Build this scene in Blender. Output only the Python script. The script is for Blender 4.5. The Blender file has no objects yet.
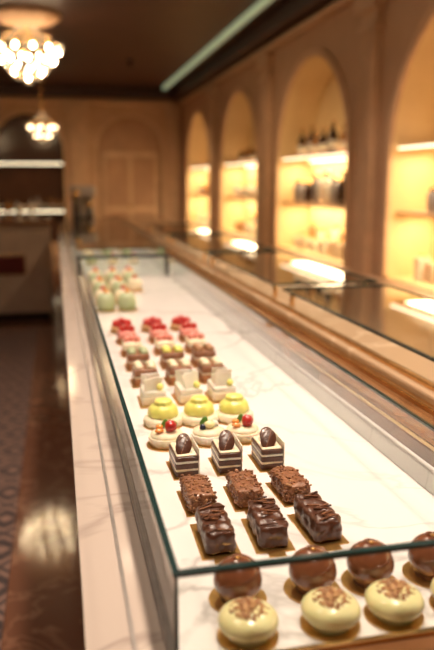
import bpy, bmesh, math, random
from mathutils import Vector, Matrix, noise
random.seed(7)
S=.42; CZ=1.5
col=bpy.context.scene.collection
DECK=CZ-1.2*S; RAIL=CZ-.931*S
XL=.245*S; XR=1.385*S; Y0=1.555*S; Y1=9.12*S
XO=.025*S

# ---------------- materials ----------------
def newmat(name):
    m=bpy.data.materials.new(name); m.use_nodes=True
    nt=m.node_tree; return m,nt,nt.nodes['Principled BSDF']
def pbr(name,c,rough=.5,metal=0,c2=None,scale=20,bump=0,bscale=60,coat=0,emit=None,es=0,trans=0,sss=0,spec=None,detail=4):
    m,nt,b=newmat(name); N=nt.nodes; L=nt.links
    b.inputs['Base Color'].default_value=(*c,1)
    b.inputs['Roughness'].default_value=rough; b.inputs['Metallic'].default_value=metal
    b.inputs['Coat Weight'].default_value=coat; b.inputs['Coat Roughness'].default_value=.08
    if spec is not None: b.inputs['Specular IOR Level'].default_value=spec
    if trans: b.inputs['Transmission Weight'].default_value=trans
    if sss:
        b.inputs['Subsurface Weight'].default_value=sss; b.inputs['Subsurface Scale'].default_value=.01
    if emit: b.inputs['Emission Color'].default_value=(*emit,1); b.inputs['Emission Strength'].default_value=es
    tc=N.new('ShaderNodeTexCoord')
    n=N.new('ShaderNodeTexNoise'); n.inputs['Scale'].default_value=scale; n.inputs['Detail'].default_value=detail
    L.new(tc.outputs['Object'],n.inputs['Vector'])
    cr=N.new('ShaderNodeValToRGB'); c2=c2 or tuple(v*.85 for v in c)
    cr.color_ramp.elements[0].position=.35; cr.color_ramp.elements[1].position=.65
    cr.color_ramp.elements[0].color=(*c2,1); cr.color_ramp.elements[1].color=(*c,1)
    L.new(n.outputs['Fac'],cr.inputs['Fac']); L.new(cr.outputs['Color'],b.inputs['Base Color'])
    if bump:
        n2=N.new('ShaderNodeTexNoise'); n2.inputs['Scale'].default_value=bscale; n2.inputs['Detail'].default_value=3
        L.new(tc.outputs['Object'],n2.inputs['Vector'])
        bp=N.new('ShaderNodeBump'); bp.inputs['Strength'].default_value=bump; bp.inputs['Distance'].default_value=.004
        L.new(n2.outputs['Fac'],bp.inputs['Height']); L.new(bp.outputs['Normal'],b.inputs['Normal'])
    return m
def emis(name,c,s):
    m,nt,b=newmat(name)
    b.inputs['Base Color'].default_value=(*c,1); b.inputs['Emission Color'].default_value=(*c,1); b.inputs['Emission Strength'].default_value=s
    return m
def marble(name,base,vein,rough=.15,scale=2.2,vw=.03,amt=1.0,spec=.5):
    m,nt,b=newmat(name); N=nt.nodes; L=nt.links
    tc=N.new('ShaderNodeTexCoord')
    n=N.new('ShaderNodeTexNoise'); n.inputs['Scale'].default_value=scale; n.inputs['Detail'].default_value=6; n.inputs['Distortion'].default_value=1.2
    L.new(tc.outputs['Object'],n.inputs['Vector'])
    s=N.new('ShaderNodeMath'); s.operation='SUBTRACT'; s.inputs[1].default_value=.5; L.new(n.outputs['Fac'],s.inputs[0])
    a=N.new('ShaderNodeMath'); a.operation='ABSOLUTE'; L.new(s.outputs[0],a.inputs[0])
    cr=N.new('ShaderNodeValToRGB'); cr.color_ramp.elements[0].position=0; cr.color_ramp.elements[1].position=vw
    v=tuple(vein[i]*amt+base[i]*(1-amt) for i in range(3))
    cr.color_ramp.elements[0].color=(*v,1); cr.color_ramp.elements[1].color=(*base,1)
    L.new(a.outputs[0],cr.inputs['Fac'])
    n2=N.new('ShaderNodeTexNoise'); n2.inputs['Scale'].default_value=scale*.6; L.new(tc.outputs['Object'],n2.inputs['Vector'])
    mx=N.new('ShaderNodeMix'); mx.data_type='RGBA'; mx.blend_type='MIX'
    mr=N.new('ShaderNodeMapRange'); mr.inputs[1].default_value=.45; mr.inputs[2].default_value=.75; L.new(n2.outputs['Fac'],mr.inputs[0])
    L.new(mr.outputs[0],mx.inputs[0]); L.new(cr.outputs['Color'],mx.inputs[6]); mx.inputs[7].default_value=(*base,1)
    L.new(mx.outputs[2],b.inputs['Base Color']); b.inputs['Roughness'].default_value=rough; b.inputs['Specular IOR Level'].default_value=spec
    return m
def pane_mat(name,tint=(.93,.97,.96),k=2.2):
    m,nt,b=newmat(name); N=nt.nodes; L=nt.links; N.remove(b)
    out=[n for n in N if n.type=='OUTPUT_MATERIAL'][0]
    g=N.new('ShaderNodeNewGeometry'); d=N.new('ShaderNodeVectorMath'); d.operation='DOT_PRODUCT'
    L.new(g.outputs['Normal'],d.inputs[0]); L.new(g.outputs['Incoming'],d.inputs[1])
    def M(op,a,bv):
        n=N.new('ShaderNodeMath'); n.operation=op
        if hasattr(a,'links'): L.new(a,n.inputs[0])
        else: n.inputs[0].default_value=a
        if bv is not None: 
            if hasattr(bv,'links'): L.new(bv,n.inputs[1])
            else: n.inputs[1].default_value=bv
        return n.outputs[0]
    c=M('ABSOLUTE',d.outputs['Value'],None); o=M('SUBTRACT',1.0,c); p=M('POWER',o,5.0)
    f=M('MULTIPLY',p,.96); f=M('ADD',f,.04); f=M('MULTIPLY',f,k); f=M('MINIMUM',f,.95)
    t=N.new('ShaderNodeBsdfTransparent'); t.inputs[0].default_value=(*tint,1)
    gl=N.new('ShaderNodeBsdfGlossy'); gl.inputs['Roughness'].default_value=.02
    mx=N.new('ShaderNodeMixShader'); L.new(f,mx.inputs[0]); L.new(t.outputs[0],mx.inputs[1]); L.new(gl.outputs[0],mx.inputs[2])
    L.new(mx.outputs[0],out.inputs[0]); return m
def carpet_mat():
    m,nt,b=newmat('carpet_pattern'); N=nt.nodes; L=nt.links
    tc=N.new('ShaderNodeTexCoord'); v=N.new('ShaderNodeTexVoronoi'); v.inputs['Scale'].default_value=5; v.distance='CHEBYCHEV'; v.inputs['Randomness'].default_value=.0
    mp=N.new('ShaderNodeMapping'); mp.inputs['Rotation'].default_value=(0,0,.785)
    L.new(tc.outputs['Object'],mp.inputs[0]); L.new(mp.outputs[0],v.inputs['Vector'])
    w=N.new('ShaderNodeMath'); w.operation='MULTIPLY'; w.inputs[1].default_value=20; L.new(v.outputs['Distance'],w.inputs[0])
    s=N.new('ShaderNodeMath'); s.operation='SINE'; L.new(w.outputs[0],s.inputs[0])
    cr=N.new('ShaderNodeValToRGB'); cr.color_ramp.elements[0].color=(.03,.014,.014,1); cr.color_ramp.elements[1].color=(.22,.12,.09,1)
    L.new(s.outputs[0],cr.inputs[0]); L.new(cr.outputs[0],b.inputs['Base Color']); b.inputs['Roughness'].default_value=.6
    return m

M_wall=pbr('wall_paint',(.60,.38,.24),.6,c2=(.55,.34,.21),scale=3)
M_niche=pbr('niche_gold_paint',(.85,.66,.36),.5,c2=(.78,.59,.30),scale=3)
M_trim=pbr('trim_cream',(.72,.48,.30),.45,scale=6)
M_ceil=pbr('ceiling_dark',(.06,.024,.018),.5,scale=3)
M_cove=pbr('cove_trim_glow',(.42,.50,.36),.4,scale=5,emit=(.6,.75,.45),es=.35)  # greenish cove glow put into the trim material as faint emission
M_floor=marble('floor_brown_marble',(.14,.06,.035),(.26,.13,.08),.09,3,.03,1,.5)
M_carpet=carpet_mat()
M_white=marble('white_marble',(.82,.77,.745),(.40,.36,.34),.14,1.9,.016,.7)
M_ledge=marble('ledge_marble',(.56,.46,.40),(.36,.28,.24),.1,2.4,.03,.8)
M_white2=marble('white_marble_side',(.70,.60,.53),(.5,.43,.38),.12,1.6,.03,.6)
M_beige=marble('beige_marble',(.48,.32,.20),(.66,.48,.33),.08,2.5,.03,.8)
M_brown=pbr('brown_polished_wood',(.27,.115,.045),.18,c2=(.16,.065,.025),scale=8,coat=.5)
M_gold=pbr('brass',(.80,.50,.20),.22,metal=1,scale=30)
M_goldc=pbr('gold_card',(.72,.42,.13),.3,metal=.9,scale=90)
M_pane=pane_mat('clear_glass')
M_edge=pbr('glass_edge_teal',(.014,.045,.043),.15,scale=40,coat=.3)
M_chan=pbr('pane_channel',(.45,.40,.37),.3,scale=40,metal=.5)
M_led=emis('led_strip',(1,.75,.42),6)
M_led2=emis('led_strip_soft',(1,.84,.56),2.6)
M_bulb=emis('bulb',(1,.76,.45),75)
M_bulb2=emis('bulb_dim',(1,.72,.40),16)
M_added_sconce=emis('added_sconce_glow',(1,.72,.40),9)
M_crys=pbr('glowing_crystal',(.95,.85,.75),.08,scale=40,trans=.6,emit=(1,.7,.4),es=.3)  # faint self-glow in the beads imitates bulb light caught by crystal
M_dark=pbr('dark_metal',(.03,.02,.02),.3,metal=.6,scale=30)
M_red=pbr('dark_red_lacquer',(.10,.010,.01),.3,scale=10)
M_cream_cab=pbr('cream_lacquer',(.50,.38,.30),.35,scale=5)
C_dark=pbr('dark_chocolate',(.10,.034,.016),.28,c2=(.06,.02,.01),scale=90,bump=.35,bscale=140,coat=.15)
C_milk=pbr('milk_chocolate',(.30,.12,.048),.38,c2=(.18,.065,.027),scale=120,bump=.6,bscale=200,coat=.1)
C_nut=pbr('chopped_nuts',(.46,.23,.10),.45,c2=(.25,.11,.045),scale=150)
C_truf=pbr('truffle_glaze',(.23,.08,.036),.2,c2=(.15,.048,.022),scale=25,coat=.5)
C_cream=pbr('vanilla_cream',(.86,.76,.58),.45,c2=(.8,.68,.46),scale=60,sss=.15,bump=.2)
C_whitec=pbr('white_chocolate',(.88,.82,.70),.35,scale=40,sss=.1)
C_yel=pbr('yellow_green_mousse',(.82,.78,.22),.3,c2=(.74,.72,.16),scale=40,sss=.15,coat=.2)
C_green=pbr('pistachio_glaze',(.84,.77,.43),.28,c2=(.78,.70,.34),scale=20,coat=.3,sss=.1)
C_gr2=pbr('green_glaze',(.36,.44,.22),.4,c2=(.48,.52,.32),scale=20)
C_pink=pbr('pink_mousse',(.82,.33,.26),.4,c2=(.75,.26,.21),scale=40,sss=.1)
C_berry=pbr('raspberry',(.60,.03,.02),.28,c2=(.42,.015,.015),scale=100,coat=.3,bump=.5,bscale=300)
C_blue=pbr('blueberry',(.02,.02,.05),.35,scale=60)
C_leaf=pbr('mint_leaf',(.12,.28,.04),.4,scale=60)
C_orange=pbr('orange_jelly',(.85,.3,.06),.25,scale=50,coat=.4)
C_sponge=pbr('sponge_cake',(.42,.18,.07),.7,c2=(.28,.11,.04),scale=200,bump=.5,bscale=300)
C_crust=pbr('tart_crust',(.6,.33,.14),.6,scale=120,bump=.4)

# ---------------- mesh builder ----------------
class MB:
    def __init__(s): s.v=[];s.f=[];s.m=[];s.sm=[];s.mats=[]
    def mi(s,m):
        if m not in s.mats: s.mats.append(m)
        return s.mats.index(m)
    def add(s,vs,fs,mat,smooth=False,T=None):
        o=len(s.v); k=s.mi(mat)
        for p in vs: s.v.append(tuple(T@Vector(p)) if T else tuple(p))
        for f in fs: s.f.append([i+o for i in f]); s.m.append(k); s.sm.append(smooth)
        return s
    def bm(s,bm,mat,smooth=False,T=None):
        bm.verts.index_update(); s.add([v.co.copy() for v in bm.verts],[[v.index for v in f.verts] for f in bm.faces],mat,smooth,T); bm.free(); return s
    def box(s,x0,x1,y0,y1,z0,z1,mat,bev=0,T=None):
        b=bmesh.new(); bmesh.ops.create_cube(b,size=1)
        for v in b.verts: v.co=Vector(((x0+x1)/2+v.co.x*(x1-x0),(y0+y1)/2+v.co.y*(y1-y0),(z0+z1)/2+v.co.z*(z1-z0)))
        if bev: bmesh.ops.bevel(b,geom=b.edges[:],offset=bev,segments=2,profile=.5,affect='EDGES')
        return s.bm(b,mat,False,T)
    def rbox(s,cx,cy,z0,lx,ly,lz,r,mat,amp=0,freq=80,wave=0,cuts=9,T=None,seed=0):
        b=bmesh.new(); bmesh.ops.create_cube(b,size=1)
        bmesh.ops.subdivide_edges(b,edges=b.edges[:],cuts=cuts,use_grid_fill=True)
        h=Vector((lx/2,ly/2,lz/2))
        for v in b.verts:
            p=Vector((v.co.x*lx,v.co.y*ly,v.co.z*lz))
            q=Vector([max(-h[i]+r,min(h[i]-r,p[i])) for i in range(3)]); d=p-q
            if d.length>1e-7:
                d.normalize(); n=noise.noise(p*freq+Vector((seed*3.1,0,0)))*amp
                w=wave*math.sin(p.y*260+p.x*60+seed) if p.z>0 else 0
                p=q+d*(r+n+w)
                if p.z<-h.z: p.z=-h.z
            v.co=p+Vector((cx,cy,z0+lz/2))
        return s.bm(b,mat,True,T)
    def lathe(s,prof,mat,c=(0,0,0),seg=24,smooth=True,mod=None,T=None):
        vs=[];fs=[]
        for (r,z) in prof:
            for i in range(seg):
                a=2*math.pi*i/seg; rr=r*(mod(a,z) if mod else 1)
                vs.append((c[0]+rr*math.cos(a),c[1]+rr*math.sin(a),c[2]+z))
        n=len(prof)
        for j in range(n-1):
            for i in range(seg):
                k=(i+1)%seg; fs.append([j*seg+i,j*seg+k,(j+1)*seg+k,(j+1)*seg+i])
        if prof[0][0]>1e-6: fs.append(list(range(seg))[::-1])
        if prof[-1][0]>1e-6: fs.append([(n-1)*seg+i for i in range(seg)])
        return s.add(vs,fs,mat,smooth,T)
    def ico(s,c,r,mat,sub=2,sc=(1,1,1),amp=0,T=None):
        b=bmesh.new(); bmesh.ops.create_icosphere(b,subdivisions=sub,radius=r)
        for v in b.verts:
            n=1+amp*noise.noise(v.co*(2/r)+Vector(c)*50)
            v.co=Vector((c[0]+v.co.x*sc[0]*n,c[1]+v.co.y*sc[1]*n,c[2]+v.co.z*sc[2]*n))
        return s.bm(b,mat,True,T)
    def mesh(s,name):
        me=bpy.data.meshes.new(name); me.from_pydata(s.v,[],s.f)
        for m in s.mats: me.materials.append(m)
        me.polygons.foreach_set('material_index',s.m); me.polygons.foreach_set('use_smooth',s.sm); me.update(); return me
    def obj(s,name,loc=(0,0,0),parent=None,rz=0):
        return place(s.mesh(name),name,loc,parent,rz)
def place(me,name,loc=(0,0,0),parent=None,rz=0,sc=1):
    o=bpy.data.objects.new(name,me); col.objects.link(o); o.location=loc; o.rotation_euler=(0,0,rz); o.scale=(sc,sc,sc) if not isinstance(sc,tuple) else sc
    if parent: o.parent=parent
    return o
def empty(name,loc=(0,0,0)):
    e=bpy.data.objects.new(name,None); e.empty_display_size=.1; col.objects.link(e); e.location=loc; return e
def bx(name,x0,x1,y0,y1,z0,z1,mat,bev=0,parent=None):
    return MB().box(x0,x1,y0,y1,z0,z1,mat,bev).obj(name,parent=parent)

# ---------------- room ----------------
WX=2.6; WL=-3.6; YF=14.9; YN=-2.5; ZC=3.33
bx('floor',WL-.1,WX+.5,YN-.1,YF+.5,-.1,0,M_floor)
bx('carpet_runner',-2.9,-.24,-2,7.4,0,.008,M_carpet)
bx('ceiling',WL-.1,WX+.5,YN-.1,YF+.5,ZC,ZC+.1,M_ceil)
bx('wall_left',WL-.1,WL,YN,YF,0,ZC,M_wall)
bx('wall_near',WL-.1,WX+.5,YN-.1,YN,0,ZC,M_wall)

def arch_pts(c,w,zs,top,n=24):
    r=w/2; sp=top-r
    pts=[(c-r,zs),(c-r,sp)]+[(c-r*math.cos(math.pi*i/n),sp+r*math.sin(math.pi*i/n)) for i in range(1,n)]+[(c+r,sp),(c+r,zs)]
    return pts
def arch_wall(name,mp,u0,u1,z1,arches,mats,thick=.5):
    """arches: (c,w,sill,top,depth,backmat)"""
    mb=MB(); cur=u0
    def q(a,b,c,d,mat): mb.add([mp(*a),mp(*b),mp(*c),mp(*d)],[[0,1,2,3]],mat)
    for (c,w,zs,top,dep,bm_) in arches:
        a,b=c-w/2,c+w/2
        q((cur,0,0),(a,0,0),(a,0,z1),(cur,0,z1),mats[0])
        if zs>0: q((a,0,0),(b,0,0),(b,0,zs),(a,0,zs),mats[0])
        P=arch_pts(c,w,zs,top)
        A=P[1:-1]
        for i in range(len(A)-1):
            q((A[i][0],0,A[i][1]),(A[i+1][0],0,A[i+1][1]),(A[i+1][0],0,z1),(A[i][0],0,z1),mats[0])
        for i in range(len(P)-1):
            q((P[i][0],0,P[i][1]),(P[i][0],dep,P[i][1]),(P[i+1][0],dep,P[i+1][1]),(P[i+1][0],0,P[i+1][1]),bm_)
        q((a,0,zs),(b,0,zs),(b,dep,zs),(a,dep,zs),bm_)
        mb.add([mp(p[0],dep,p[1]) for p in P],[list(range(len(P)))],bm_)
        cur=b
    q((cur,0,0),(u1,0,0),(u1,0,z1),(cur,0,z1),mats[0])
    q((u0,thick,0),(u1,thick,0),(u1,thick,z1),(u0,thick,z1),mats[0])
    return mb.obj(name)
def arch_trim(name,mp,c,w,zs,top,wd=.07,pr=.03,mat=None):
    P=arch_pts(c,w,zs,top); O=arch_pts(c,w+2*wd,zs,top+wd)
    vs=[];fs=[]
    for p,o in zip(P,O):
        m=((p[0]+o[0])/2,(p[1]+o[1])/2)
        vs+= [mp(p[0],0,p[1]),mp(p[0],-pr,p[1]),mp(m[0],-pr*.6,m[1]),mp(o[0],-pr,o[1]),mp(o[0],0,o[1])]
    for i in range(len(P)-1):
        for k in range(4): fs.append([i*5+k,i*5+k+1,(i+1)*5+k+1,(i+1)*5+k])
    return MB().add(vs,fs,mat or M_trim).obj(name)
mpR=lambda u,d,z:(WX+d,u,z)
mpF=lambda u,d,z:(u,YF+d,z)
ND=.38
cents=[1.25,4.25,7.2,10.2,13.2]
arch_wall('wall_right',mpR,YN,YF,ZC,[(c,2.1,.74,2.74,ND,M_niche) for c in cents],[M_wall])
M_dglass=pbr('dark_mirror',(.12,.06,.04),.12,scale=3)
M_panel=pbr('door_panel_paint',(.52,.31,.19),.5,scale=3)
arch_wall('wall_far',mpF,WL,WX,ZC,[(-2.4,1.5,0,2.75,.3,M_niche),(-.48,1.32,.3,2.8,.3,M_dglass),(1.52,1.3,0,2.78,.12,M_panel)],[M_wall])
for i,c in enumerate(cents): arch_trim(f'trim_{i+1}',mpR,c,2.1,.74,2.74)
arch_trim('trim_6',mpF,-.48,1.32,.3,2.8); arch_trim('trim_7',mpF,1.52,1.3,0,2.78)
# door in far arch: panelled door leaf
d=MB(); d.box(.95,2.09,YF+.08,YF+.115,0.01,2.1,M_trim)
for z0,z1 in((.15,.9),(1.0,2.0)):
    for x0,x1 in((1.02,1.48),(1.56,2.02)): d.box(x0,x1,YF+.065,YF+.08,z0,z1,M_panel,.006)
d.ico((1.5,YF+.05,1.0),.03,M_gold); d.obj('door_1')
# pilasters
def pilaster(mp,c,w=.3):
    mb=MB(); pr=.06
    def b(u0,u1,p,z0,z1,mat=M_trim):
        a=mp(u0,-p,z0); e=mp(u1,-.001,z1)
        mb.box(min(a[0],e[0]),max(a[0],e[0]),min(a[1],e[1]),max(a[1],e[1]),z0,z1,mat,.004)
    b(c-w/2-.03,c+w/2+.03,pr+.03,0.01,.25); b(c-w/2,c+w/2,pr,.25,2.85)
    n=5
    for i in range(n):
        u=c-w/2+w*(i+.5)/n; b(u-w/n*.3,u+w/n*.3,pr+.018,.4,2.7)
    b(c-w/2-.03,c+w/2+.03,pr+.03,2.7,2.76); b(c-w/2-.05,c+w/2+.05,pr+.05,2.85,3.0)
    return mb.obj('pilaster')
for c in (2.75,5.72,8.7,11.7): pilaster(mpR,c)
pilaster(mpF,.49,.34); pilaster(mpF,2.42,.2)
# sill ledges, cornice, cove
MB().box(WX-.07,WX-.001,YN+.01,YF-.15,.66,.72,M_trim,.01).obj('trim_8')
mb=MB()
mb.box(WX-.10,WX-.001,YN+.01,YF-.01,3.02,3.08,M_trim,.01); mb.box(WX-.2,WX-.001,YN+.01,YF-.01,3.13,ZC-.001,M_ceil,.02)
mb.obj('trim_9')
mb=MB(); mb.box(WL+.01,WX-.21,YF-.1,YF-.001,3.02,3.08,M_trim,.01); mb.box(WL+.01,WX-.21,YF-.2,YF-.001,3.13,ZC-.001,M_ceil,.02); mb.obj('trim_10')
mb=MB(); mb.box(2.12,2.2,YN+.1,YF-.5,ZC-.06,ZC-.001,M_cove,.015); mb.box(2.2,2.24,YN+.1,YF-.5,ZC-.035,ZC-.001,M_ceil,.01); mb.obj('trim_11')
bx('baseboard_right',WX-.03,WX-.001,YN+.01,2.5,.001,.15,M_trim,.01)

# niche shelves with led strips
for i,c in enumerate(cents):
    e=empty('wall_shelf_unit')
    for k,z in enumerate((1.26,1.76)):
        mb=MB(); mb.box(WX+.05,WX+ND-.002,c-1.045,c+1.045,z-.012,z+.012,M_trim,.003); mb.obj(f'shelf_board_{k+1}',parent=e)
        mb=MB(); mb.box(WX+.36,WX+.375,c-1.0,c+1.0,z-.035,z-.013,M_led)
        if k: mb.box(WX+.046,WX+.05,c-1.04,c+1.04,z-.012,z+.008,M_led2)
        mb.obj(f'led_strip_{k+1}',parent=e)
        l=bpy.data.lights.new('shelf_light','AREA'); l.shape='RECTANGLE'; l.size=.2; l.size_y=1.9; l.energy=16; l.color=(1,.79,.48)
        lo=bpy.data.objects.new('shelf_light',l); col.objects.link(lo); lo.location=(WX+.22,c,z-.04); lo.parent=e
    l=bpy.data.lights.new('arch_light','AREA'); l.size=.15; l.shape='RECTANGLE'; l.size_y=1.8; l.energy=2.5; l.color=(1,.58,.27)
    lo=bpy.data.objects.new('arch_light',l); col.objects.link(lo); lo.location=(WX+.2,c,1.79); lo.rotation_euler=(math.pi,0,0); lo.parent=e

# shelf goods
def bottle(mb,x,y,z,h,r,mat,cap):
    mb.lathe([(r,0),(r,h*.55),(r*.8,h*.66),(r*.3,h*.75),(r*.28,h*.92)],mat,(x,y,z),12)
    mb.lathe([(r*.36,h*.9),(r*.36,h),(0,h)],cap,(x,y,z),10)
    mb.lathe([(r*1.03,h*.18),(r*1.03,h*.42)],C_whitec,(x,y,z),12)
def jar(mb,x,y,z,h,r,mat,cap):
    mb.lathe([(r*.8,0),(r,h*.15),(r,h*.7),(r*.75,h*.82)],mat,(x,y,z),12); mb.lathe([(r*.8,h*.8),(r*.8,h*.95),(0,h)],cap,(x,y,z),12)
def gift(mb,x,y,z,h,r,mat,cap):
    mb.box(x-r,x+r,y-r,y+r,z,z+h*.8,mat,.004); mb.box(x-r*.15,x+r*.15,y-r*1.02,y+r*1.02,z,z+h*.81,cap)
    mb.ico((x-.4*r,y,z+h*.86),r*.35,cap,1); mb.ico((x+.4*r,y,z+h*.86),r*.35,cap,1)
M_bd=pbr('dark_bottle_glass',(.05,.02,.013),.1,scale=10,coat=1)
M_ba=pbr('amber_glass',(.45,.2,.06),.1,scale=10,coat=1)
M_pk=pbr('gift_paper',(.78,.62,.46),.5,scale=20)
M_gr=pbr('silver_tin',(.45,.42,.42),.3,metal=.3,scale=20)
random.seed(3)
for i,c in enumerate(cents):
    for z,kind in ((1.773,'top'),(1.273,'mid'),(.742,'low')):
        mb=MB(); y=c-.92
        while y<c+.9:
            x=WX+.19+random.uniform(-.03,.03); r=random.uniform(.045,.065)
            if z>1.7:
                if c in(7.2,): bottle(mb,x,y,z,random.uniform(.24,.38),r*.85,random.choice([M_bd,M_bd,M_ba]),M_gold)
                elif c==10.2 : 
                    if random.random()<.4: bottle(mb,x,y,z,random.uniform(.18,.24),r,random.choice([M_ba,M_bd]),M_gold)
            elif z>1.2:
                if c==7.2: jar(mb,x,y,z,random.uniform(.24,.36),r,random.choice([M_gr,M_pk,M_bd,M_gr,C_whitec]),M_gold)
                elif c==4.25:
                    if c-.1<y<c+.75: jar(mb,x,y,z,random.uniform(.12,.22),r*1.3,random.choice([M_pk,M_gr,C_whitec,C_whitec]),M_gold)
                else: jar(mb,x,y,z,random.uniform(.12,.22),r*.9,random.choice([M_pk,C_whitec,M_ba,C_whitec]),M_gold)
            else:
                gift(mb,x,y,z,random.uniform(.12,.24),r,random.choice([M_pk,C_whitec,M_pk,C_whitec,M_ba]),M_gold)
                if random.random()<.5: jar(mb,x+.12,y+.05,z,random.uniform(.24,.34),r*.8,random.choice([M_pk,C_whitec,M_ba]),M_gold)
            y+=random.uniform(.14,.19)
        if mb.v: mb.obj({'top':'bottles_on_shelf','mid':'jars_on_shelf','low':'gift_boxes'}[kind])

# far-left arch shelves
e=empty('back_bar_shelf')
for k,z in enumerate((.9,1.84)):
    bx(f'board_{k}',-1.13,.17,YF+.02,YF+.29,z,z+.03,M_trim,0,e); bx(f'led_{k}',-1.12,.16,YF+.01,YF+.02,z-.0,z+.03,M_led2,0,e)
mb=MB()
for i in range(9): bottle(mb,-1.05+i*.14,YF+.17,.932,random.uniform(.2,.34),.04,random.choice([M_ba,M_bd,M_gr]),M_gold)
mb.obj('bottles_on_shelf')

# left back cabinet
e=empty('service_cabinet')
mb=MB(); mb.box(-1.9,-.08,8.0,8.8,.08,1.05,M_cream_cab,.01); mb.box(-1.86,-.12,8.04,8.8,0.001,.08,M_dark)
mb.box(-1.95,-.05,7.95,8.85,1.05,1.09,M_brown,.01)
for i in range(3):
    x0=-1.85+i*.6; mb.box(x0,x0+.52,7.985,8.0,.15,.98,M_cream_cab,.01)
mb.obj('cabinet_body',parent=e)
mb=MB(); mb.box(-1.2,-.36,7.96,7.984,.52,.72,M_red,.01); mb.box(-1.21,-.35,7.97,7.99,.51,.73,M_gold,.005); mb.obj('red_drawer_front',parent=e)
mb=MB()
for i in range(12): 
    x=-1.7+i*.13; mb.lathe([(.05,0),(.05,.01),(.008,.015),(.008,.07),(.045,.1),(.05,.16)],C_whitec if i%3 else M_ba,(x,8.2+.2*(i%2),1.092),12)
mb.obj('stemware_glasses')

# ---------------- display case ----------------
case=empty('display_case')
CYE=7.3; CYB=9.4
def basebody(ya,yb,par):
    mb=MB()
    mb.box(XO+.016,.60,ya,yb,.12,DECK-.03,M_white2)
    mb.box(XO+.02,.60,ya,yb,.001,.12,M_brown,.01)
    mb.box(XO+.004,XO+.016,ya,yb,DECK-.06,DECK-.03,M_gold)
    mb.obj('cabinet_base',parent=par)
basebody(.25,CYE,case)
bx('marble_deck',XL-.0045,.60,Y0-.012,CYE,DECK-.03,DECK,M_white,0,case)
bx('side_ledge',XO,XL-.005,.25,CYE,DECK-.03,DECK,M_ledge,.002,case)
bc=empty('back_service_counter'); basebody(CYE+.01,CYB,bc); bx('marble_top',XO,.60,CYE+.01,CYB,DECK-.03,DECK,M_beige,.003,bc)
mb=MB(); mb.box(XL-.0045,.60,.25,Y0-.0125,DECK-.03,DECK+.008,M_brown,.003); mb.box(XL,.60,Y0-.012,Y0-.005,DECK,DECK+.012,M_gold,.001)
mb.obj('front_ledge',parent=case)
def glass_box(x0,x1,y0,y1,z0,z1,par,top=False,skip=()):
    t=.008; mb=MB()
    if 'l' not in skip: mb.add([(x0,y0,z0),(x0,y1,z0),(x0,y1,z1),(x0,y0,z1)],[[0,1,2,3]],M_pane)
    mb.add([(x1,y0,z0),(x1,y1,z0),(x1,y1,z1),(x1,y0,z1)],[[0,1,2,3]],M_pane)
    if 'f' not in skip: mb.add([(x0,y0,z0),(x1,y0,z0),(x1,y0,z1),(x0,y0,z1)],[[0,1,2,3]],M_pane)
    mb.add([(x0,y1,z0),(x1,y1,z0),(x1,y1,z1),(x0,y1,z1)],[[0,1,2,3]],M_pane)
    if top: mb.add([(x0,y0,z1),(x1,y0,z1),(x1,y1,z1),(x0,y1,z1)],[[0,1,2,3]],M_pane)
    mb.obj('glass_panes',parent=par)
    mb=MB()
    for xa in (x0,x1): mb.box(xa-t/2,xa+t/2,y0-t/2,y1+t/2,z1-.004,z1+.002,M_edge,.001)
    for ya in (y0,y1): mb.box(x0,x1,ya-t/2,ya+t/2,z1-.004,z1+.002,M_edge,.001)
    for xa in (x0,x1):
        for ya in (y0,y1): mb.box(xa-t/4,xa+t/4,ya-t/4,ya+t/4,z0,z1,M_edge)
    mb.obj('glass_edges',parent=par)
glass_box(XL,XR,Y0,Y1,DECK,RAIL,case)
mb=MB(); mb.box(XL-.01,XR+.01,Y1+.01,Y1+.035,RAIL-.012,RAIL+.006,M_dark,.003)
for xa in (XL-.008,XR-.008): mb.box(xa,xa+.016,Y1+.012,Y1+.03,DECK,RAIL-.01,M_dark,.003)
mb.obj('end_frame',parent=case)
# rear low kick inside case + channel
mb=MB(); mb.box(XR+.001,.60,Y0,Y1,DECK,DECK+.035,M_white,.002); mb.box(XL-.004,XL+.005,Y0+.005,Y1,DECK,DECK+.005,M_chan)
mb.box(.145*S,.145*S+.005,.3,7.2,DECK,DECK+.002,M_chan)
mb.obj('base_channel',parent=case)
glass_box(XL,XR,Y1+.12,7.2,DECK,RAIL+.03,case,top=True)

staff=empty('staff_counter')
mb=MB(); mb.box(.602,.715,.3,CYB,.6,1.055,M_brown,.004); mb.box(.602,.618,.3,CYB,1.055,1.064,M_gold,.002); mb.box(.697,.715,.3,CYB,1.055,1.066,M_gold,.002)
mb.obj('wood_rail',parent=staff)
mb=MB(); mb.box(.72,1.19,.3,CYB,.1,1.05,M_brown); mb.box(.717,1.22,.28,CYB+.02,1.05,1.08,M_beige,.006); mb.box(.75,1.17,.3,CYB,.001,.1,M_dark)
mb.box(.735,.75,.5,CYB-.2,1.08,1.09,M_gold,.002)
mb.obj('counter_body',parent=staff)
mb=MB()
for y0 in (1.2,2.5,3.8,5.1):
    for x in (.78,1.14):
        for y in (y0,y0+1.1): mb.lathe([(.008,0),(.008,.05)],M_gold,(x,y,1.08),10)
mb.obj('shelf_posts',parent=staff)
mb=MB()
for y0 in (1.2,2.5,3.8,5.1):
    mb.add([(.76,y0-.05,1.134),(1.16,y0-.05,1.134),(1.16,y0+1.15,1.134),(.76,y0+1.15,1.134)],[[0,1,2,3]],M_pane)
    for a in((.758,.764,y0-.05,y0+1.15),(1.156,1.162,y0-.05,y0+1.15),(.76,1.16,y0-.053,y0-.047),(.76,1.16,y0+1.147,y0+1.153)): mb.box(*a,1.13,1.138,M_edge)
mb.obj('glass_shelf_top',parent=staff)

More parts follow.
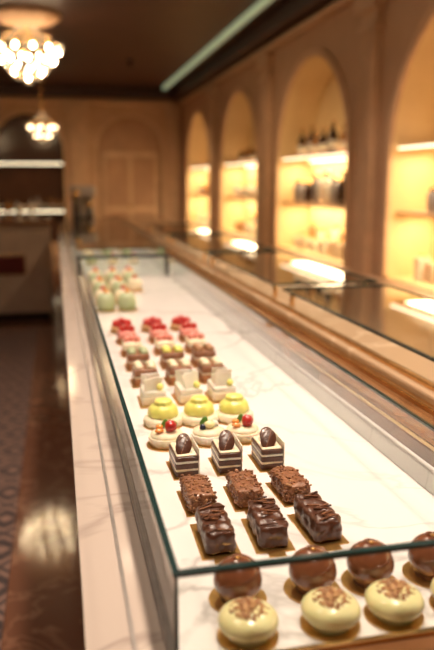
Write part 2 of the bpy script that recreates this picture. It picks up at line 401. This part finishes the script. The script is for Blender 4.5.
# ---------------- pastries ----------------
def card(mb,lx,ly):
    mb.box(-lx/2,lx/2,-ly/2,ly/2,0,.0015,M_goldc); mb.box(-.012,.012,-ly/2-.012,-ly/2,0,.0012,M_goldc)
def disc(mb,r): mb.lathe([(r,0),(r,.0015),(0,.0016)],M_goldc,seg=28,smooth=False)
def m_bar(seed):
    mb=MB(); card(mb,.056,.104); mb.rbox(0,0,.0015,.042,.092,.034,.007,C_dark,.0026,90,.0016,16,seed=seed)
    random.seed(seed)
    for i in range(16): 
        a=random.uniform(-.018,.018); y=random.uniform(-.042,.042)
        mb.box(-.010,.010,-.0012,.0012,0,.002,C_dark if i%3 else C_milk,T=Matrix.Translation((a*.6,y,.036))@Matrix.Rotation(random.uniform(-.5,.5),4,'Z')@Matrix.Rotation(random.uniform(-.2,.2),4,'Y'))
    return mb.mesh('chocolate_bar')
def m_nutbar(seed):
    mb=MB(); card(mb,.054,.094); mb.rbox(0,0,.0015,.042,.082,.030,.006,C_milk,.002,110,0,10,seed=seed)
    random.seed(seed)
    for i in range(190):
        f=random.random(); x=random.uniform(-.02,.02); y=random.uniform(-.04,.04); z=.032
        if f<.3: x=-.021; z=random.uniform(.004,.03)
        elif f<.6: y=-.041; z=random.uniform(.004,.03)
        elif f<.7: x=.021; z=random.uniform(.004,.03)
        mb.ico((x,y,z),random.uniform(.0015,.0034),random.choice([C_nut,C_milk,C_milk]),1,(1,1,.8),.4)
    return mb.mesh('nut_brownie')
def leaf(mb,T,a=.013,b=.019,mat=C_dark):
    mb.ico((0,0,0),1,mat,3,(a,.003,b),T=T)
    mb.box(-.0006,.0006,-.0036,-.001,-b*.85,b*.85,C_milk if mat is C_dark else mat,T=T)
def m_layer(seed):
    mb=MB(); card(mb,.05,.085)
    z=.0015
    for i,(h,m) in enumerate([(.010,C_dark),(.004,C_cream),(.010,C_dark),(.004,C_whitec),(.008,C_dark)]):
        mb.rbox(0,0,z,.040,.072,h,.0012,m,.0006,100,0,8,seed=seed+i); z+=h
    mb.rbox(0,0,z,.036,.068,.003,.0014,C_cream,.0006,100,0,8); z+=.003
    mb.box(.0203,.0222,-.036,.036,.002,z+.010,C_whitec,.0006)
    leaf(mb,Matrix.Translation((-.002,-.016,z+.010))@Matrix.Rotation(-.7,4,'X')@Matrix.Rotation(.45,4,'Y'),.014,.020)
    leaf(mb,Matrix.Translation((.002,.010,z+.009))@Matrix.Rotation(-.9,4,'X')@Matrix.Rotation(.3,4,'Y'),.013,.018)
    return mb.mesh('layer_cake_slice')
def m_tart(k):
    mb=MB(); disc(mb,.036)
    mb.lathe([(.028,.0015),(.032,.016),(.031,.018),(.029,.016),(0,.0165)],C_cream if k!=1 else C_whitec,mod=lambda a,z:1+.03*math.cos(14*a),seg=56)
    mb.lathe([(.029,.016),(.028,.022),(.018,.026),(0,.027)],C_cream,seg=32)
    if k!=1:
        T=Matrix.Translation((.006,-.008,.036))@Matrix.Rotation(.6,4,'Y')
        mb.lathe([(0,-.012),(.008,-.006),(.0115,.002),(.008,.009),(0,.012)],C_berry,seg=16,T=T)
        mb.ico((-.012,.006,.031),.007,C_orange,2,(1,1,.8)); mb.ico((.014,.010,.031),.006,C_blue)
        for a in(.4,1.9): leaf(mb,Matrix.Translation((-.006+.01*a,.012,.035))@Matrix.Rotation(a,4,'Y'),.005,.009,C_leaf)
        mb.ico((-.014,-.01,.03),.007,C_orange,2,(1.2,.8,.6))
    else:
        mb.ico((.0,-.006,.033),.009,C_green,2,(1.2,1,.8)); mb.ico((.012,.004,.031),.007,C_whitec)
        leaf(mb,Matrix.Translation((-.008,.006,.036))@Matrix.Rotation(.6,4,'Y'),.006,.010,C_leaf); mb.ico((-.012,-.008,.03),.006,C_blue)
    return mb.mesh('fruit_tart')
def berry(mb,c,r=.008,mat=C_berry): mb.ico(c,r,mat,3,(1,1,1.3),.15)
def m_dome():
    mb=MB(); disc(mb,.038)
    mb.lathe([(.034,.0015),(.037,.008),(.036,.014),(.031,.018),(0,.019)],C_cream,seg=64,mod=lambda a,z:1+.04*math.cos(12*a))
    mb.lathe([(.026,.017),(.029,.024),(.027,.033),(.021,.040),(.016,.042),(.0175,.045),(.015,.049),(.008,.051),(0,.050)],C_yel,seg=64,mod=lambda a,z:1+.03*math.cos(9*a+z*160))
    return mb.mesh('lemon_mousse_dome')
def m_white(seed):
    mb=MB(); card(mb,.05,.07); mb.rbox(0,0,.0015,.042,.06,.016,.003,C_cream,.0008,100,0,8)
    mb.rbox(0,0,.017,.040,.058,.010,.003,C_whitec,.0008,100,0,8)
    random.seed(seed)
    for i in range(5):
        T=Matrix.Translation((random.uniform(-.004,.004),-.022+i*.011,.026))@Matrix.Rotation(random.uniform(-.4,.4),4,'Z')@Matrix.Rotation(random.uniform(-.25,.25),4,'X')@Matrix.Rotation(random.uniform(-.25,.25),4,'Y')
        mb.box(-.014,.014,-.001,.001,-.004,random.uniform(.018,.03),C_whitec,.0006,T=T)
    mb.ico((.01,-.024,.033),.006,C_yel)
    return mb.mesh('white_chocolate_cake')
def m_brown(top,seed,s=.044):
    mb=MB(); card(mb,.052,.062)
    mb.rbox(0,0,.0015,s,.052,.014,.002,C_sponge,.0006,100,0,8,seed=seed); mb.rbox(0,0,.0155,s*.98,.051,.003,.001,C_cream,.0004,100,0,6)
    mb.rbox(0,0,.0185,s,.052,.014,.003,C_milk,.001,100,0,8)
    random.seed(seed)
    for i in range(4):
        x=-.012+.024*(i%2); y=-.012+.024*(i//2)
        mb.lathe([(.008,0),(.009,.004),(.005,.008),(0,.010)],top,(x,y,.032),14,mod=lambda a,z:1+.08*math.cos(6*a))
    return mb.mesh('brown_cake')
def m_pink(k):
    mb=MB(); card(mb,.05,.06)
    mb.rbox(0,0,.0015,.042,.05,.012,.002,C_sponge,.0006,100,0,6); mb.rbox(0,0,.0135,.041,.049,.016,.004,C_pink if k else C_cream,.0008,100,0,8)
    for i in range(3): berry(mb,(-.012+.012*i,-.006+.008*(i%2),.034),.007,C_berry if k else C_pink)
    mb.ico((0,.014,.033),.008,C_whitec,2)
    return mb.mesh('pink_mousse_cake')
def m_red():
    mb=MB(); disc(mb,.033)
    mb.lathe([(.026,.0015),(.03,.014),(.028,.016),(0,.016)],C_crust,seg=40,mod=lambda a,z:1+.03*math.cos(12*a))
    for i in range(7):
        a=i*math.pi/3; r=.017 if i<6 else 0; berry(mb,(r*math.cos(a),r*math.sin(a),.022+(.006 if i==6 else 0)),.0085)
    return mb.mesh('raspberry_tart')
def m_truffle():
    mb=MB(); disc(mb,.034)
    prof=[(.020,.0015)]+[(.0285*math.cos(t),.0255+.0265*math.sin(t)) for t in [math.radians(a) for a in range(-60,91,10)]]
    mb.lathe(prof,C_truf,seg=40)
    mb.ico((0,0,.0525),.004,M_goldc,1,(1,1,.3))
    for i in range(60):   # soft swirl ridge
        t=i/60; th=math.radians(10+75*t); a=-2.4+t*5.5
        mb.ico((.0287*math.cos(th)*math.cos(a),.0287*math.cos(th)*math.sin(a),.0255+.0267*math.sin(th)),.0013,C_truf,1)
    return mb.mesh('chocolate_truffle_dome')
def m_pist():
    mb=MB(); disc(mb,.035)
    prof=[(.024,.0015)]+[(.0345*math.cos(t),.020+.0185*math.sin(t)) for t in [math.radians(a) for a in range(-70,71,10)]]+[(.006,.037),(0,.0365)]
    mb.lathe(prof,C_green,seg=40)
    random.seed(5)
    for i in range(110):
        a=random.uniform(0,6.28); r=.021*math.sqrt(random.random()); mb.ico((r*math.cos(a),r*math.sin(a),.0385-r*r*14),random.uniform(.0022,.004),random.choice([C_nut,C_sponge,C_crust]),1,amp=.4)
    return mb.mesh('pistachio_dome')
def row(name,ms,y,xs,rz=0,jit=.03,sc=1):
    for i,x in enumerate(xs):
        place(ms[i%len(ms)],name,(x*S,y*S,DECK+.0002),None,rz+random.uniform(-jit,jit),sc)
c3=[.48,.665,.848]
row('pistachio_dome',[m_pist()],1.652,[.455,.69,.88,1.085])
row('chocolate_truffle_dome',[m_truffle()],1.825,[.47,.70,.885,1.09],sc=1.06)
random.seed(1)
row('chocolate_bar',[m_bar(1),m_bar(2),m_bar(3)],2.18,c3,.0,.05)
row('nut_brownie',[m_nutbar(1),m_nutbar(2),m_nutbar(3)],2.48,c3,.0,.05)
row('layer_cake_slice',[m_layer(1)],2.80,c3,0)
row('fruit_tart',[m_tart(0),m_tart(1),m_tart(2)],3.11,[.455,.655,.82],0,sc=1.1)
row('lemon_mousse_dome',[m_dome()],3.39,c3,sc=1.12)
row('white_chocolate_cake',[m_white(1),m_white(2),m_white(3)],3.78,[.48,.68,.87],sc=1.35)
row('brown_cake',[m_brown(C_cream,1)],4.16,[.48,.69,.89],sc=1.35)
row('caramel_cake',[m_brown(C_gr2,2),m_brown(C_yel,3),m_brown(C_nut,4)],4.54,[.48,.71,.92],sc=1.35)
row('pink_mousse_cake',[m_pink(0)],4.92,[.48,.715,.94],sc=1.35)
row('pink_mousse_cake',[m_pink(1)],5.30,[.48,.725,.96],sc=1.35)
row('raspberry_tart',[m_red()],5.7,[.48,.73,.97],sc=1.3)
gm=MB(); disc(gm,.04)
gm.lathe([(.03,.0015),(.033,.02),(.03,.045),(.02,.06),(0,.065)],C_gr2,seg=32); berry(gm,(0,0,.068),.008,C_orange); gm=gm.mesh('green_cake')
ym=MB(); disc(ym,.04); ym.lathe([(.03,.0015),(.033,.02),(.03,.04),(.02,.05),(0,.055)],C_cream,seg=32); berry(ym,(0,0,.058),.009); ym=ym.mesh('cream_cake')
for k,y in enumerate((6.7,7.1,7.5,7.9,8.3,8.7)):
    row(['green_cake','cream_cake'][k%2],[[gm,ym][k%2]],y,[.42,.62] if k<3 else [.42,.62,.82],sc=1.15)
for y in (4.5,4.9,5.3,5.7,6.2,6.7):
    for x in(.2,.33,.46): place(random.choice([ym,gm]),'cream_cake',(x,y,DECK+.0002))

# machines at counter end
def tap(x,y,h):
    mb=MB(); z=DECK
    mb.lathe([(.05,0),(.05,.01),(.035,.02),(.03,h*.6),(.018,h*.7),(.018,h*.85)],M_dark,(x,y,z),20); mb.lathe([(.03,h*.85),(.03,h),(0,h+.01)],M_gold,(x,y,z),16)
    mb.box(x-.08,x,y-.008,y+.008,z+h*.8,z+h*.83,M_gold,.002); mb.obj('syrup_dispenser')
tap(.2,7.5,.42); tap(.34,7.6,.3)
e=empty('espresso_machine')
mb=MB(); mb.box(.18,.42,8.2,8.75,DECK+.03,DECK+.12,M_dark,.01); mb.box(.18,.42,8.4,8.75,DECK+.12,DECK+.34,M_gr,.015); mb.box(.16,.44,8.2,8.77,DECK+.34,DECK+.46,M_gr,.02)
for x in(.2,.4):
    for y in (8.25,8.7): mb.lathe([(.015,0),(.015,.03)],M_dark,(x,y,DECK),10)
mb.obj('body',parent=e)
mb=MB()
for x in(.24,.36): mb.lathe([(.03,0),(.03,.05)],M_gr,(x,8.3,DECK+.29),14); mb.box(x-.01,x+.01,8.1,8.28,DECK+.28,DECK+.3,M_dark,.003)
mb.obj('group_heads',parent=e)

# ---------------- chandeliers ----------------
def chandelier(x,y,zc,R,ztop,bulb=None,tiers=((14,.98,.16),(11,.82,-.12),(7,.5,-.42),(1,0,-.62)),br=.05):
    bulb=bulb or M_bulb
    e=empty('chandelier',(x,y,zc)); mb=MB()
    top=ztop-zc
    mb.lathe([(.0,top),(.10,top),(.09,top-.03),(.015,top-.05),(.012,R*.6)],M_gold,seg=20)
    for r,z in((R,R*.35),(R*.72,R*.6),(R*.35,-.55*R)):
        pts=40
        vs=[];fs=[]
        for i in range(pts):
            a=2*math.pi*i/pts
            for k in range(6):
                b=2*math.pi*k/6; vs.append(((r+.010*math.cos(b))*math.cos(a),(r+.010*math.cos(b))*math.sin(a),z+.014*math.sin(b)))
        for i in range(pts):
            for k in range(6): fs.append([i*6+k,((i+1)%pts)*6+k,((i+1)%pts)*6+(k+1)%6,i*6+(k+1)%6])
        mb.add(vs,fs,M_gold,True)
    mb.obj('gold_frame',parent=e)
    mb=MB(); n=16
    for i in range(n):
        a=2*math.pi*i/n
        for j in range(9):   # strands swooping from ring to bottom
            t=j/8; r=R*(1-t)**.6*1.0+.02; z=R*.33-t*R*1.05
            mb.ico((r*math.cos(a),r*math.sin(a),z),R*.045,M_crys,1,(1,1,1.2))
        for j in range(5):
            t=j/4; r=R*.72-(R*.55)*t; mb.ico((r*math.cos(a),r*math.sin(a),R*(.6+.45*t*t)),R*.04,M_crys,1)
        mb.ico((R*1.02*math.cos(a),R*1.02*math.sin(a),R*.2),R*.05,M_crys,1,(.7,.7,1.8))
    mb.obj('crystal_strands',parent=e)
    mb=MB()
    for n,rr,zz in tiers:
        for i in range(n):
            a=2*math.pi*i/n+zz; mb.ico((R*rr*math.cos(a),R*rr*math.sin(a),R*zz),R*br,bulb,2,(1,1,1.4))
    mb.obj('bulbs',parent=e)
    return e
e1=chandelier(-.24,8.6,2.86,.36,ZC,None,((12,.98,.2),(9,.8,-.12),(6,.48,-.42),(1,0,-.62)),.05)
mb=MB(); mb.lathe([(.36,.0),(.38,-.04),(.33,-.07),(.28,-.11),(.2,-.13)],M_wall,(0,0,ZC-2.86-.001),48,mod=lambda a,z:1+.04*math.cos(16*a)); mb.obj('canopy',parent=e1)
chandelier(-.18,13.6,2.42,.26,ZC,M_bulb2,((7,.9,.15),(4,.5,-.4)),.08)
chandelier(-1.9,4.2,2.9,.34,ZC)  # unseen third chandelier, added for reflections in floor and glass
# added spotlights for a warm wash over the back of the room
def softlamp(x,y,en):
    e=empty('added_spotlight',(x,y,ZC))
    mb=MB(); mb.lathe([(.05,-.001),(.05,-.03),(.035,-.035),(.035,-.10),(.0,-.10)],M_dark,seg=18); mb.obj('housing',parent=e)
    l=bpy.data.lights.new('lamp','SPOT'); l.energy=en; l.color=(1,.72,.42); l.spot_size=math.radians(120); l.spot_blend=.8; l.shadow_soft_size=.04
    lo=bpy.data.objects.new('lamp',l); col.objects.link(lo); lo.location=(0,0,-.13); lo.parent=e; lo.rotation_euler=(math.radians(25),0,0)
softlamp(1.2,11.5,130); softlamp(-1.2,11.5,70)
softlamp(1.6,6.6,90); softlamp(1.6,3.0,50)

# unseen sconces added on the left wall for reflections in the glass
for y in (2.5,5.5,8.5,11.5):
    e=empty('added_sconce',(WL,y,1.9))
    mb=MB(); mb.box(.001,.02,-.05,.05,-.12,.12,M_gold,.006); mb.box(.02,.12,-.01,.01,-.01,.01,M_gold,.003); mb.lathe([(.03,-.02),(.045,.0)],M_gold,(.12,0,0),16); mb.obj('bracket',parent=e)
    mb=MB(); mb.lathe([(.045,0),(.06,.08),(.045,.17),(0,.19)],M_added_sconce,(.12,0,0),20); mb.obj('shade',parent=e)

# ---------------- added ceiling downlights, out of view ----------------
M_lamp=emis('lamp_disc',(1,.78,.55),12)
def downlight(x,y,en,size=.22,c=(1,.82,.65)):
    e=empty('added_downlight',(x,y,ZC))
    mb=MB(); mb.lathe([(.11,-.001),(.115,-.012),(.09,-.014),(.085,-.004)],M_gold,seg=24); mb.lathe([(.084,-.004),(0,-.0045)],M_lamp,seg=24); mb.obj('fitting',parent=e)
    l=bpy.data.lights.new('lamp','AREA'); l.shape='DISK'; l.size=size; l.energy=en; l.color=c; l.spread=math.radians(100)
    lo=bpy.data.objects.new('lamp',l); col.objects.link(lo); lo.location=(0,0,-.03); lo.parent=e
for y,en in ((.5,12),(1.5,13),(2.6,11),(3.8,9),(5.0,7)): downlight(.45,y,en)  # row added over the case to light the deck
for y in (1.5,4.5): downlight(1.7,y,13)
for y in (1.0,3.0,5.2): downlight(-.9,y,6)  # row added to brighten the side panel and floor on the left
w=bpy.data.worlds.new('world'); bpy.context.scene.world=w; w.use_nodes=True
w.node_tree.nodes['Background'].inputs[0].default_value=(1,.75,.55,1); w.node_tree.nodes['Background'].inputs[1].default_value=.05
try:
    bpy.context.scene.view_settings.view_transform='Standard'
except Exception as ex: print(ex)

# ---------------- camera ----------------
f=710; yaw=math.radians(12.6); p=math.radians(11.39)
F=Vector((math.sin(yaw)*math.cos(p),math.cos(yaw)*math.cos(p),-math.sin(p)))
R=Vector((math.cos(yaw),-math.sin(yaw),0)); U=R.cross(F)
cd=bpy.data.cameras.new('camera'); cam=bpy.data.objects.new('camera',cd); col.objects.link(cam)
mw=Matrix((R,U,-F)).transposed().to_4x4(); mw.translation=(0,0,CZ); cam.matrix_world=mw
cd.sensor_fit='VERTICAL'; cd.sensor_height=36; cd.lens=f/650*36; cd.clip_start=.02
cd.dof.use_dof=True; cd.dof.focus_distance=1.16; cd.dof.aperture_fstop=2.6
bpy.context.scene.camera=cam
